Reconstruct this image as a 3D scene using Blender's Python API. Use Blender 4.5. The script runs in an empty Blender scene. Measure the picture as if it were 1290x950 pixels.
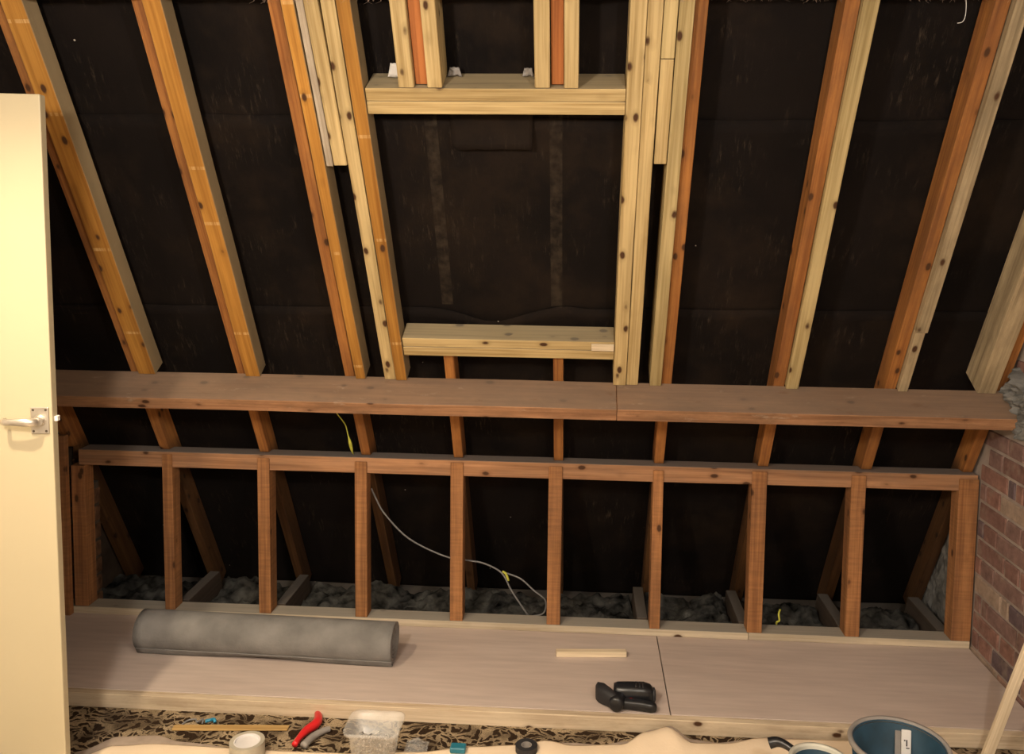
import bpy, bmesh, math, random
from mathutils import Vector, Matrix, noise

random.seed(7)
scene = bpy.context.scene
COL = scene.collection

# ------------------------------------------------------------------ camera
YAW, PITCH, ROLL = 0.0602, 0.0852, 0.0128
CAM = Vector((1.868, -3.4991, 1.6703))
fwd = Vector((-math.sin(YAW) * math.cos(PITCH), math.cos(YAW) * math.cos(PITCH), -math.sin(PITCH)))
rgt = Vector((math.cos(YAW), math.sin(YAW), 0))
upv = rgt.cross(fwd)
r2 = rgt * math.cos(ROLL) + upv * math.sin(ROLL)
u2 = -rgt * math.sin(ROLL) + upv * math.cos(ROLL)
cam_data = bpy.data.cameras.new('camera')
cam = bpy.data.objects.new('camera', cam_data)
COL.objects.link(cam)
cam.matrix_world = Matrix(((r2.x, u2.x, -fwd.x, CAM.x), (r2.y, u2.y, -fwd.y, CAM.y), (r2.z, u2.z, -fwd.z, CAM.z), (0, 0, 0, 1)))
cam_data.sensor_fit = 'HORIZONTAL'
cam_data.sensor_width = 36.0
cam_data.lens = 36.0 * 1100.0 / 1290.0
cam_data.shift_x = (645 - 668.19) / 1290.0
cam_data.shift_y = (381.9 - 475) / 1290.0
cam_data.clip_start = 0.05
scene.camera = cam

# ------------------------------------------------------------------ world, lamps, exposure
w = bpy.data.worlds.new('world')
scene.world = w
w.use_nodes = True
w.node_tree.nodes['Background'].inputs[0].default_value = (0.8, 0.85, 1.0, 1)
w.node_tree.nodes['Background'].inputs[1].default_value = 0.02

def lamp(name, loc, power, col, radius):
    d = bpy.data.lights.new(name, 'POINT')
    d.energy = power; d.color = col; d.shadow_soft_size = radius
    o = bpy.data.objects.new(name, d); COL.objects.link(o); o.location = loc
    return o
lamp('ceiling_bulb', (0.95, -2.85, 2.06), 102, (1.0, 0.87, 0.72), 0.08)
lamp('added_fill', (2.55, -3.25, 2.06), 64, (1.0, 0.91, 0.80), 0.06)  # unseen extra source, added to brighten the right-hand side
sp = bpy.data.lights.new('ceiling_downlight', 'SPOT')
sp.energy = 100; sp.color = (1.0, 0.80, 0.54); sp.shadow_soft_size = 0.03; sp.spot_size = math.radians(140); sp.spot_blend = 0.9
spo = bpy.data.objects.new('ceiling_downlight', sp); COL.objects.link(spo); spo.location = (0.37, -1.86, 2.30)

vs = scene.view_settings
vs.view_transform = 'Standard'; vs.look = 'None'; vs.gamma = 1.0; vs.use_curve_mapping = False
vs.exposure = 0.35

# ------------------------------------------------------------------ node helpers
def new_mat(name):
    m = bpy.data.materials.new(name); m.use_nodes = True
    nt = m.node_tree
    return m, nt, nt.nodes['Principled BSDF']

def N(nt, kind, **kw):
    n = nt.nodes.new(kind)
    for k, v in kw.items():
        if k.startswith('i_'):
            n.inputs[k[2:].replace('_', ' ')].default_value = v
        else:
            setattr(n, k, v)
    return n

def ramp(nt, src, stops):
    r = nt.nodes.new('ShaderNodeValToRGB')
    el = r.color_ramp.elements
    while len(el) < len(stops): el.new(0.5)
    for e, (p, c) in zip(el, stops):
        e.position = p; e.color = (*c, 1) if len(c) == 3 else c
    nt.links.new(src, r.inputs[0])
    return r

def mix(nt, fac, a, b, mode='MIX'):
    m = nt.nodes.new('ShaderNodeMix'); m.data_type = 'RGBA'; m.blend_type = mode
    for sock, v in ((m.inputs[0], fac), (m.inputs[6], a), (m.inputs[7], b)):
        if isinstance(v, (int, float)): sock.default_value = v
        elif isinstance(v, tuple): sock.default_value = (*v, 1)
        else: nt.links.new(v, sock)
    return m.outputs[2]

def math_n(nt, op, a, b=None, clamp=False):
    m = nt.nodes.new('ShaderNodeMath'); m.operation = op; m.use_clamp = clamp
    for sock, v in ((m.inputs[0], a), (m.inputs[1], b)):
        if v is None: continue
        if isinstance(v, (int, float)): sock.default_value = v
        else: nt.links.new(v, sock)
    return m.outputs[0]

def bump(nt, bsdf, height, strength=0.3, dist=0.002):
    b = nt.nodes.new('ShaderNodeBump'); b.inputs['Strength'].default_value = strength; b.inputs['Distance'].default_value = dist
    nt.links.new(height, b.inputs['Height']); nt.links.new(b.outputs[0], bsdf.inputs['Normal'])

def scaled(nt, src, sc):
    v = nt.nodes.new('ShaderNodeVectorMath'); v.operation = 'MULTIPLY'
    nt.links.new(src, v.inputs[0]); v.inputs[1].default_value = sc
    return v.outputs[0]

def obj_coord(nt, rnd=True):
    tc = nt.nodes.new('ShaderNodeTexCoord')
    if not rnd: return tc.outputs['Object']
    oi = nt.nodes.new('ShaderNodeObjectInfo')
    s = math_n(nt, 'MULTIPLY', oi.outputs['Random'], 37.0)
    a = nt.nodes.new('ShaderNodeVectorMath'); a.operation = 'ADD'
    nt.links.new(tc.outputs['Object'], a.inputs[0]); nt.links.new(s, a.inputs[1])
    return a.outputs[0]

# wood: local X runs along the grain
def wood(name, light, dark, knot=(0.06, 0.025, 0.01), knots=0.55, stain=None, stain_amt=0.0, laths=False, grain=0.55, rough=0.75, vary=0.12, dust=None, dust_amt=0.0, side=None, eaves=None, saw=False, splash=None):
    m, nt, b = new_mat(name)
    co = obj_coord(nt)
    n1 = N(nt, 'ShaderNodeTexNoise', i_Scale=1.0, i_Detail=5.0, i_Roughness=0.6)
    nt.links.new(scaled(nt, co, (2.6, 105, 105)), n1.inputs['Vector'])
    n2 = N(nt, 'ShaderNodeTexNoise', i_Scale=1.0, i_Detail=3.0, i_Distortion=0.6)
    nt.links.new(scaled(nt, co, (1.1, 22, 22)), n2.inputs['Vector'])
    g = math_n(nt, 'ADD', math_n(nt, 'MULTIPLY', n1.outputs[0], 0.55), math_n(nt, 'MULTIPLY', n2.outputs[0], 0.45))
    gr = ramp(nt, g, [(0.37, tuple(0.85 * x for x in dark)), (0.40 + 0.27 * (1.25 - grain), light)])
    colr = gr.outputs[0]
    # broad uneven tone
    n3 = N(nt, 'ShaderNodeTexNoise', i_Scale=1.0, i_Detail=2.0)
    nt.links.new(scaled(nt, co, (1.6, 7, 7)), n3.inputs['Vector'])
    r3 = ramp(nt, n3.outputs[0], [(0.3, (1 - vary * 2,) * 3), (0.7, (1 + vary,) * 3)])
    colr = mix(nt, 1.0, colr, r3.outputs[0], 'MULTIPLY')
    if stain:
        n4 = N(nt, 'ShaderNodeTexNoise', i_Scale=1.0, i_Detail=6.0, i_Roughness=0.7)
        nt.links.new(scaled(nt, co, (3.0, 9, 9)), n4.inputs['Vector'])
        f = ramp(nt, n4.outputs[0], [(0.42, (0, 0, 0)), (0.66, (stain_amt,) * 3)])
        colr = mix(nt, f.outputs[0], colr, stain)
    if laths:
        v1 = N(nt, 'ShaderNodeTexVoronoi', voronoi_dimensions='1D', i_Scale=2.3, i_Randomness=1.0)
        sx = nt.nodes.new('ShaderNodeSeparateXYZ'); nt.links.new(co, sx.inputs[0])
        nt.links.new(sx.outputs[0], v1.inputs['W'])
        f = math_n(nt, 'MULTIPLY', math_n(nt, 'LESS_THAN', v1.outputs['Distance'], 0.014), math_n(nt, 'MULTIPLY', ramp(nt, n1.outputs[0], [(0.4, (0,) * 3), (0.6, (0.75,) * 3)]).outputs[0], 0.6))
        colr = mix(nt, f, colr, (0.72, 0.50, 0.24))
    if knots > 0:
        v = N(nt, 'ShaderNodeTexVoronoi', i_Scale=1.0, i_Randomness=1.0)
        nd = N(nt, 'ShaderNodeTexNoise', i_Scale=30.0); nt.links.new(co, nd.inputs['Vector'])
        nt.links.new(scaled(nt, co, (10.5, 19, 19)), v.inputs['Vector'])
        d = math_n(nt, 'ADD', v.outputs['Distance'], math_n(nt, 'MULTIPLY', math_n(nt, 'SUBTRACT', nd.outputs[0], 0.5), 0.12))
        sc = nt.nodes.new('ShaderNodeSeparateColor'); nt.links.new(v.outputs['Color'], sc.inputs[0])
        pick = math_n(nt, 'GREATER_THAN', sc.outputs[0], 1 - min(0.9, knots * 1.2))
        core = ramp(nt, d, [(0.12, (1, 1, 1)), (0.20, (0, 0, 0))])
        halo = ramp(nt, d, [(0.12, (0.45,) * 3), (0.36, (0, 0, 0))])
        colr = mix(nt, math_n(nt, 'MULTIPLY', halo.outputs[0], pick), colr, tuple(0.55 * x for x in dark))
        colr = mix(nt, math_n(nt, 'MULTIPLY', core.outputs[0], pick), colr, knot)
    if saw:       # rough saw marks across the face
        ns_ = N(nt, 'ShaderNodeTexNoise', i_Scale=1.0, i_Detail=3.0)
        nt.links.new(scaled(nt, co, (120, 9, 9)), ns_.inputs['Vector'])
        colr = mix(nt, 1.0, colr, ramp(nt, ns_.outputs[0], [(0.32, (0.86,) * 3), (0.70, (1.12, 1.10, 1.08))]).outputs[0], 'MULTIPLY')
    if side:      # sawn side faces are bare grey timber, only the room face has darkened
        tcn = nt.nodes.new('ShaderNodeTexCoord'); sy_ = nt.nodes.new('ShaderNodeSeparateXYZ'); nt.links.new(tcn.outputs['Normal'], sy_.inputs[0])
        fy = ramp(nt, math_n(nt, 'ABSOLUTE', sy_.outputs[1]), [(0.55, (0, 0, 0)), (0.85, (0.9,) * 3)])
        colr = mix(nt, fy.outputs[0], colr, mix(nt, 1.0, r3.outputs[0], side, 'MULTIPLY'))
    if eaves:     # painted shade: the length inside the closed eaves is multiplied darker
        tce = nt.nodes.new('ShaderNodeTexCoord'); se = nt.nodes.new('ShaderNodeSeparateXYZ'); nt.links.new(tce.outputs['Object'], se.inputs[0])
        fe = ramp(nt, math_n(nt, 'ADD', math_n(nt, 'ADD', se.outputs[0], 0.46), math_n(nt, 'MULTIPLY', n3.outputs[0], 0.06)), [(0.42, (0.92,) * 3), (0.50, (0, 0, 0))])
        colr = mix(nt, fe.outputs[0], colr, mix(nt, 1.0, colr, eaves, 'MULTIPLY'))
    if dust:
        gm = nt.nodes.new('ShaderNodeNewGeometry'); sn = nt.nodes.new('ShaderNodeSeparateXYZ'); nt.links.new(gm.outputs['True Normal'], sn.inputs[0])
        fz = ramp(nt, sn.outputs[2], [(0.55, (0, 0, 0)), (0.85, (1, 1, 1))])
        dn = ramp(nt, n3.outputs[0], [(0.25, (0.65,) * 3), (0.7, (1, 1, 1))])
        colr = mix(nt, math_n(nt, 'MULTIPLY', math_n(nt, 'MULTIPLY', fz.outputs[0], dn.outputs[0]), dust_amt), colr, dust)
    if splash:
        n5 = N(nt, 'ShaderNodeTexNoise', i_Scale=1.0, i_Detail=7.0, i_Roughness=0.75)
        nt.links.new(scaled(nt, co, (7, 20, 20)), n5.inputs['Vector'])
        colr = mix(nt, ramp(nt, n5.outputs[0], [(0.60, (0, 0, 0)), (0.72, (0.6,) * 3)]).outputs[0], colr, splash)
        colr = mix(nt, ramp(nt, n5.outputs[0], [(0.28, (0.55,) * 3), (0.40, (0, 0, 0))]).outputs[0], colr, tuple(0.5 * x for x in dark))
    nt.links.new(colr, b.inputs['Base Color'])
    b.inputs['Roughness'].default_value = rough
    b.inputs['Specular IOR Level'].default_value = 0.25
    bump(nt, b, g, 0.25, 0.0015)
    return m

def plain(name, col, rough=0.6, metal=0.0, vary=0.15, scale=8.0, spec=0.4, bmp=0.0, bscale=60.0):
    m, nt, b = new_mat(name)
    co = obj_coord(nt)
    n = N(nt, 'ShaderNodeTexNoise', i_Scale=scale, i_Detail=4.0)
    nt.links.new(co, n.inputs['Vector'])
    r = ramp(nt, n.outputs[0], [(0.3, tuple(max(0.002, c * (1 - vary)) for c in col)), (0.7, tuple(min(1, c * (1 + vary)) for c in col))])
    nt.links.new(r.outputs[0], b.inputs['Base Color'])
    b.inputs['Roughness'].default_value = rough; b.inputs['Metallic'].default_value = metal
    b.inputs['Specular IOR Level'].default_value = spec
    if bmp:
        n2 = N(nt, 'ShaderNodeTexNoise', i_Scale=bscale, i_Detail=4.0); nt.links.new(co, n2.inputs['Vector'])
        bump(nt, b, n2.outputs[0], bmp, 0.004)
    return m

M = {}
M['new'] = wood('new_pine', (0.55, 0.415, 0.205), (0.37, 0.255, 0.105), knots=0.68, dust=(0.24, 0.22, 0.17), dust_amt=0.7)
M['new2'] = wood('new_pine_greenish', (0.50, 0.39, 0.195), (0.34, 0.25, 0.105), knots=0.35)
M['amber'] = wood('amber_sister_timber', (0.46, 0.225, 0.045), (0.31, 0.13, 0.022), knots=0.4, laths=True, grain=0.4, side=(0.27, 0.215, 0.13))
M['old'] = wood('old_orange_rafter', (0.40, 0.170, 0.046), (0.25, 0.088, 0.023), knots=0.4, stain=(0.11, 0.05, 0.025), stain_amt=0.5, eaves=(0.22, 0.26, 0.36))  # eaves tint paints shade on to the rafter feet
M['stub'] = wood('red_rafter_stub', (0.42, 0.150, 0.045), (0.26, 0.080, 0.022), knots=0.3)
M['oldlow'] = wood('old_brown_rafter', (0.27, 0.11, 0.045), (0.16, 0.055, 0.022), knots=0.3, stain=(0.10, 0.07, 0.05), stain_amt=0.4)
M['stud'] = wood('old_stud', (0.385, 0.180, 0.072), (0.23, 0.098, 0.037), knots=0.25, saw=True, stain=(0.17, 0.085, 0.045), stain_amt=0.5)
M['purlin'] = wood('purlin_wood', (0.42, 0.228, 0.122), (0.28, 0.138, 0.070), knots=0.4, stain=(0.13, 0.075, 0.045), stain_amt=0.7, vary=0.2, dust=(0.195, 0.148, 0.113), dust_amt=0.78, splash=(0.42, 0.34, 0.26))
M['plate'] = wood('dusty_plate', (0.42, 0.220, 0.112), (0.26, 0.125, 0.060), knots=0.35, stain=(0.16, 0.11, 0.08), stain_amt=0.4, dust=(0.20, 0.185, 0.175), dust_amt=0.92)
M['sole'] = wood('grey_sole_plate', (0.60, 0.51, 0.38), (0.44, 0.36, 0.25), knots=0.25, stain=(0.46, 0.40, 0.32), stain_amt=0.6, dust=(0.27, 0.255, 0.23), dust_amt=0.9)
M['grey'] = wood('weathered_grey_timber', (0.46, 0.36, 0.22), (0.25, 0.19, 0.11), knots=0.3, stain=(0.17, 0.13, 0.08), stain_amt=0.6)
M['white'] = wood('plaster_smeared_lath', (0.50, 0.43, 0.34), (0.36, 0.29, 0.21), knots=0.0, stain=(0.24, 0.18, 0.12), stain_amt=0.7)
M['pale'] = wood('pale_fresh_wood', (0.80, 0.68, 0.50), (0.66, 0.53, 0.36), knots=0.1)
M['edge'] = wood('platform_edge_wood', (0.64, 0.52, 0.38), (0.48, 0.36, 0.24), knots=0.15, stain=(0.66, 0.55, 0.40), stain_amt=0.7)
M['joist'] = wood('dusty_joist', (0.085, 0.060, 0.045), (0.05, 0.036, 0.026), knots=0.1, stain=(0.07, 0.06, 0.05), stain_amt=0.6, dust=(0.115, 0.105, 0.098), dust_amt=0.9)  # base colour darkened to hold the eaves shade, grey dust on top
M['lath'] = wood('yellow_lath', (0.50, 0.33, 0.13), (0.38, 0.23, 0.08), knots=0.0)

def felt_mat():
    m, nt, b = new_mat('bitumen_felt')
    co = obj_coord(nt, False)
    n1 = N(nt, 'ShaderNodeTexNoise', i_Scale=3.0, i_Detail=5.0); nt.links.new(co, n1.inputs['Vector'])
    r = ramp(nt, n1.outputs[0], [(0.3, (0.0040, 0.0029, 0.0027)), (0.75, (0.0090, 0.0062, 0.0052))])
    # short pale fibres and scuffs running up the slope
    n2 = N(nt, 'ShaderNodeTexNoise', i_Scale=1.0, i_Detail=6.0, i_Roughness=0.75)
    nt.links.new(scaled(nt, co, (90, 14, 14)), n2.inputs['Vector'])
    n3 = N(nt, 'ShaderNodeTexNoise', i_Scale=5.5, i_Detail=2.0); nt.links.new(co, n3.inputs['Vector'])
    f = math_n(nt, 'MULTIPLY', ramp(nt, n2.outputs[0], [(0.55, (0, 0, 0)), (0.70, (1, 1, 1))]).outputs[0],
               ramp(nt, n3.outputs[0], [(0.48, (0, 0, 0)), (0.66, (1, 1, 1))]).outputs[0])
    c = mix(nt, math_n(nt, 'MULTIPLY', f, 0.8), r.outputs[0], (0.056, 0.041, 0.029))
    n6 = N(nt, 'ShaderNodeTexNoise', i_Scale=2.2, i_Detail=6.0, i_Roughness=0.7); nt.links.new(co, n6.inputs['Vector'])
    c = mix(nt, ramp(nt, n6.outputs[0], [(0.50, (0, 0, 0)), (0.68, (0.7,) * 3)]).outputs[0], c, (0.019, 0.0120, 0.0076))
    # dusty ghost strips where the two cut rafters used to run
    sx = nt.nodes.new('ShaderNodeSeparateXYZ'); nt.links.new(co, sx.inputs[0])
    for cx, hw in ((1.358, 0.021), (1.770, 0.021)):
        d = math_n(nt, 'ABSOLUTE', math_n(nt, 'SUBTRACT', sx.outputs[0], cx))
        band = math_n(nt, 'MULTIPLY', math_n(nt, 'LESS_THAN', d, hw), math_n(nt, 'LESS_THAN', sx.outputs[1], 1.47))
        band = math_n(nt, 'MULTIPLY', band, math_n(nt, 'GREATER_THAN', sx.outputs[1], 0.70))
        n4 = N(nt, 'ShaderNodeTexNoise', i_Scale=34.0, i_Detail=5.0); nt.links.new(co, n4.inputs['Vector'])
        k = ramp(nt, n4.outputs[0], [(0.38, (0.12,) * 3), (0.68, (0.85,) * 3)])
        c = mix(nt, math_n(nt, 'MULTIPLY', band, k.outputs[0]), c, (0.036, 0.027, 0.019))
    # pale specks (nail points, torn fibres)
    v = N(nt, 'ShaderNodeTexVoronoi', i_Scale=7.0); nt.links.new(co, v.inputs['Vector'])
    sc = nt.nodes.new('ShaderNodeSeparateColor'); nt.links.new(v.outputs['Color'], sc.inputs[0])
    sp = math_n(nt, 'MULTIPLY', math_n(nt, 'LESS_THAN', v.outputs['Distance'], 0.024), math_n(nt, 'GREATER_THAN', sc.outputs[1], 0.35))
    c = mix(nt, sp, c, (0.38, 0.34, 0.29))
    nt.links.new(c, b.inputs['Base Color'])
    b.inputs['Roughness'].default_value = 0.85; b.inputs['Specular IOR Level'].default_value = 0.12
    bump(nt, b, n2.outputs[0], 0.25, 0.003)
    return m
M['felt'] = felt_mat()

def sheet_mat():
    m, nt, b = new_mat('hardboard')
    co = obj_coord(nt)
    n1 = N(nt, 'ShaderNodeTexNoise', i_Scale=1.0, i_Detail=5.0); nt.links.new(scaled(nt, co, (1.3, 5, 5)), n1.inputs['Vector'])
    n2 = N(nt, 'ShaderNodeTexNoise', i_Scale=1.0, i_Detail=6.0); nt.links.new(scaled(nt, co, (5, 45, 45)), n2.inputs['Vector'])
    r = ramp(nt, n1.outputs[0], [(0.28, (0.46, 0.375, 0.335)), (0.72, (0.55, 0.46, 0.415))])
    r2_ = ramp(nt, n2.outputs[0], [(0.3, (0.92,) * 3), (0.7, (1.06,) * 3)])
    c = mix(nt, 1.0, r.outputs[0], r2_.outputs[0], 'MULTIPLY')
    v = N(nt, 'ShaderNodeTexVoronoi', i_Scale=6.0); nt.links.new(co, v.inputs['Vector'])
    sp = math_n(nt, 'LESS_THAN', v.outputs['Distance'], 0.022)
    c = mix(nt, sp, c, (0.10, 0.07, 0.055))
    nt.links.new(c, b.inputs['Base Color'])
    b.inputs['Roughness'].default_value = 0.55; b.inputs['Specular IOR Level'].default_value = 0.3
    return m
M['board'] = sheet_mat()

def carpet_mat():
    m, nt, b = new_mat('floral_carpet')
    co = obj_coord(nt, False)
    nd = N(nt, 'ShaderNodeTexNoise', i_Scale=9.0, i_Detail=3.0); nt.links.new(co, nd.inputs['Vector'])
    ad = nt.nodes.new('ShaderNodeVectorMath'); ad.operation = 'ADD'
    nt.links.new(co, ad.inputs[0]); nt.links.new(scaled(nt, nd.outputs['Color'], (0.16, 0.16, 0)), ad.inputs[1])
    wv = N(nt, 'ShaderNodeTexWave', wave_type='RINGS', i_Scale=9.0, i_Distortion=7.0, i_Detail=2.0)
    wv.inputs['Detail Scale'].default_value = 2.2
    nt.links.new(ad.outputs[0], wv.inputs['Vector'])
    v = N(nt, 'ShaderNodeTexVoronoi', feature='DISTANCE_TO_EDGE', i_Scale=24.0); nt.links.new(ad.outputs[0], v.inputs['Vector'])
    e = ramp(nt, v.outputs['Distance'], [(0.035, (0.9,) * 3), (0.09, (0, 0, 0))])
    s = ramp(nt, wv.outputs[0], [(0.64, (0, 0, 0)), (0.78, (0.9,) * 3)])
    f = math_n(nt, 'MULTIPLY', math_n(nt, 'MAXIMUM', e.outputs[0], s.outputs[0]), ramp(nt, nd.outputs[0], [(0.36, (0.25,) * 3), (0.6, (1, 1, 1))]).outputs[0])
    c = mix(nt, f, (0.034, 0.021, 0.013), (0.40, 0.31, 0.20))
    pn = N(nt, 'ShaderNodeTexNoise', i_Scale=260.0, i_Detail=2.0); nt.links.new(co, pn.inputs['Vector'])
    c = mix(nt, 1.0, c, ramp(nt, pn.outputs[0], [(0.3, (0.6,) * 3), (0.7, (1.25,) * 3)]).outputs[0], 'MULTIPLY')
    nt.links.new(c, b.inputs['Base Color']); b.inputs['Roughness'].default_value = 0.95
    b.inputs['Specular IOR Level'].default_value = 0.05
    bump(nt, b, pn.outputs[0], 0.6, 0.004)
    return m
M['carpet'] = carpet_mat()

def brick_mat():
    m, nt, b = new_mat('old_brick')
    oi = nt.nodes.new('ShaderNodeObjectInfo')
    r = ramp(nt, oi.outputs['Random'], [(0.0, (0.200, 0.115, 0.098)), (0.22, (0.25, 0.138, 0.112)), (0.42, (0.135, 0.098, 0.105)), (0.55, (0.215, 0.135, 0.118)), (0.78, (0.34, 0.215, 0.165)), (0.90, (0.33, 0.250, 0.195))])
    r.color_ramp.interpolation = 'CONSTANT'
    co = obj_coord(nt)
    n1 = N(nt, 'ShaderNodeTexNoise', i_Scale=22.0, i_Detail=6.0, i_Roughness=0.7); nt.links.new(co, n1.inputs['Vector'])
    c = mix(nt, 1.0, r.outputs[0], ramp(nt, n1.outputs[0], [(0.3, (0.65,) * 3), (0.7, (1.3,) * 3)]).outputs[0], 'MULTIPLY')
    n2 = N(nt, 'ShaderNodeTexNoise', i_Scale=14.0, i_Detail=6.0); nt.links.new(co, n2.inputs['Vector'])
    c = mix(nt, ramp(nt, n2.outputs[0], [(0.56, (0, 0, 0)), (0.72, (0.55,) * 3)]).outputs[0], c, (0.33, 0.26, 0.21))
    nt.links.new(c, b.inputs['Base Color']); b.inputs['Roughness'].default_value = 0.92
    b.inputs['Specular IOR Level'].default_value = 0.1
    bump(nt, b, n1.outputs[0], 0.6, 0.005)
    return m
M['brick'] = brick_mat()
M['nibbrick'] = plain('dark_brown_nib_brick', (0.115, 0.062, 0.036), 0.95, vary=0.4, scale=30, spec=0.1, bmp=0.6)  # darker brown than the gable bricks
M['mortar'] = plain('lime_mortar', (0.34, 0.285, 0.25), 0.95, vary=0.25, scale=12, spec=0.1, bmp=0.8, bscale=40)
M['rough_mortar'] = plain('grey_rough_mortar', (0.15, 0.15, 0.145), 0.95, vary=0.4, scale=14, spec=0.1, bmp=1.0, bscale=45)
M['shaded_render'] = plain('shadow_brown_render', (0.055, 0.040, 0.030), 0.95, vary=0.4, scale=9, spec=0.1, bmp=0.6, bscale=40)  # dark brown carries the door's shadow on the left wall
M['plaster'] = plain('painted_plaster', (0.62, 0.56, 0.47), 0.9, vary=0.05, spec=0.2)
M['door'] = plain('cream_gloss_paint', (0.44, 0.385, 0.262), 0.5, vary=0.02, scale=3, spec=0.35)
M['alu'] = plain('dull_aluminium', (0.60, 0.56, 0.50), 0.38, 0.85, vary=0.12, scale=25)
M['darkmetal'] = plain('dark_screw', (0.10, 0.08, 0.06), 0.5, 0.6)
M['steel'] = plain('zinc_steel', (0.34, 0.33, 0.32), 0.35, 0.85)
M['underlay'] = plain('grey_underlay', (0.19, 0.185, 0.18), 0.8, vary=0.22, scale=9, spec=0.2, bmp=0.35, bscale=120)
M['black'] = plain('black_plastic', (0.012, 0.013, 0.016), 0.32, vary=0.3, spec=0.5)
M['blackm'] = plain('black_rubber', (0.02, 0.02, 0.023), 0.6, vary=0.3)
M['wool'] = plain('shaded_mineral_wool', (0.030, 0.030, 0.0285), 0.98, vary=1.7, scale=17, spec=0.05, bmp=1.0, bscale=60)  # base colour lowered to imitate the dimness of the eaves
M['cable'] = plain('grey_cable', (0.17, 0.17, 0.175), 0.5)
M['wireyellow'] = plain('yellow_wire', (0.50, 0.50, 0.07), 0.5)
M['cream'] = plain('cream_dust_sheet', (0.76, 0.62, 0.46), 0.9, vary=0.06, scale=5, spec=0.1, bmp=0.25, bscale=90)
M['greycloth'] = plain('grey_underlay_edge', (0.36, 0.29, 0.235), 0.92, vary=0.18, scale=18, spec=0.1)
M['red'] = plain('red_plastic', (0.62, 0.022, 0.025), 0.35, vary=0.1)
M['teal'] = plain('teal_plastic', (0.02, 0.16, 0.23), 0.4, vary=0.15)
M['bluebucket'] = plain('deep_blue_plastic', (0.018, 0.050, 0.080), 0.38, vary=0.35, scale=10)
M['greyplastic'] = plain('grey_plastic', (0.26, 0.24, 0.225), 0.5)
M['paletub'] = plain('pale_tub_plastic', (0.55, 0.54, 0.47), 0.45)
M['label'] = plain('paper_label', (0.72, 0.70, 0.68), 0.7, vary=0.04)
M['ink'] = plain('dark_print', (0.05, 0.05, 0.06), 0.7)
M['tape'] = plain('masking_tape', (0.40, 0.37, 0.30), 0.6)
M['tapecore'] = plain('card_core', (0.62, 0.60, 0.60), 0.7)
M['bluebit'] = plain('blue_plastic_chip', (0.03, 0.22, 0.36), 0.4)
M['strand'] = plain('plaster_hair', (0.36, 0.27, 0.22), 0.9)
def clear_mat():
    m, nt, b = new_mat('clear_tub_plastic')
    co = obj_coord(nt)
    n = N(nt, 'ShaderNodeTexNoise', i_Scale=30.0, i_Detail=3.0); nt.links.new(co, n.inputs['Vector'])
    nt.links.new(ramp(nt, n.outputs[0], [(0.3, (0.70, 0.70, 0.68)), (0.7, (0.86, 0.86, 0.84))]).outputs[0], b.inputs['Base Color'])
    b.inputs['Roughness'].default_value = 0.2; b.inputs['Alpha'].default_value = 0.24
    return m
M['clear'] = clear_mat()

# ------------------------------------------------------------------ mesh helpers
def link(name, verts, faces, mat, parent=None, smooth=False, mw=None):
    me = bpy.data.meshes.new(name); me.from_pydata([tuple(v) for v in verts], [], faces); me.validate()
    bm = bmesh.new(); bm.from_mesh(me); bmesh.ops.recalc_face_normals(bm, faces=bm.faces); bm.to_mesh(me); bm.free()
    o = bpy.data.objects.new(name, me); COL.objects.link(o)
    if mat: me.materials.append(M[mat])
    if smooth:
        for p in me.polygons: p.use_smooth = True
    if parent: o.parent = parent
    if mw is not None: o.matrix_world = mw if parent is None else mw
    if mw is not None and parent is not None: o.matrix_local = mw
    return o

def tag(o, label=None, cat=None, group=None, kind=None):
    if label: o['label'] = label
    if cat: o['category'] = cat
    if group: o['group'] = group
    if kind: o['kind'] = kind
    return o

def empty(name, loc=(0, 0, 0)):
    o = bpy.data.objects.new(name, None); COL.objects.link(o); o.location = loc
    return o

def bevel(o, wd=0.0018, seg=1):
    md = o.modifiers.new('bevel', 'BEVEL'); md.width = wd; md.segments = seg; md.limit_method = 'ANGLE'; md.angle_limit = math.radians(40)
    return o

def frame(origin, ex, ey):
    ex = Vector(ex).normalized(); ey = Vector(ey).normalized(); ez = ex.cross(ey).normalized(); ey = ez.cross(ex)
    return Matrix(((ex.x, ey.x, ez.x, origin[0]), (ex.y, ey.y, ez.y, origin[1]), (ex.z, ey.z, ez.z, origin[2]), (0, 0, 0, 1)))

# sawn timber: box L x W x D in local X, Y, Z, split along its length so edges wander a little
def timber(name, mat, mw, L, W, D, jit=0.0012, segs=None, wane=None, parent=None, cut=0.0, cut0=0.0):
    segs = segs or max(2, int(L / 0.12))
    vs_, fs = [], []
    sd = random.random() * 50
    for i in range(segs + 1):
        u = i / segs
        oy = (noise.noise((u * L * 1.5, sd, 0)) * jit * 2.0); oz = (noise.noise((u * L * 1.5, sd, 9)) * jit * 1.5)
        for (yy, zz) in ((0, 0), (W, 0), (W, D), (0, D)):
            x = u * L
            if i == segs: x -= cut * zz / D
            if i == 0: x += cut0 * (1 - zz / D)
            y = yy + oy + random.uniform(-1, 1) * jit * 0.35; z = zz + (oz if zz == 0 else 0) + random.uniform(-1, 1) * jit * 0.2
            if wane and yy == 0:
                a, b_, amp = wane
                if a < x < b_:
                    k = math.sin(math.pi * (x - a) / (b_ - a))
                    y += amp * k * (0.6 + 0.6 * noise.noise((x * 9, sd, 3)))
            vs_.append((x, y, z))
    for i in range(segs):
        a = i * 4; c = a + 4
        for k in range(4):
            fs.append((a + k, a + (k + 1) % 4, c + (k + 1) % 4, c + k))
    fs.append((3, 2, 1, 0)); e = segs * 4; fs.append((e, e + 1, e + 2, e + 3))
    o = link(name, vs_, fs, mat, parent, mw=mw)
    return bevel(o)

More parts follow.
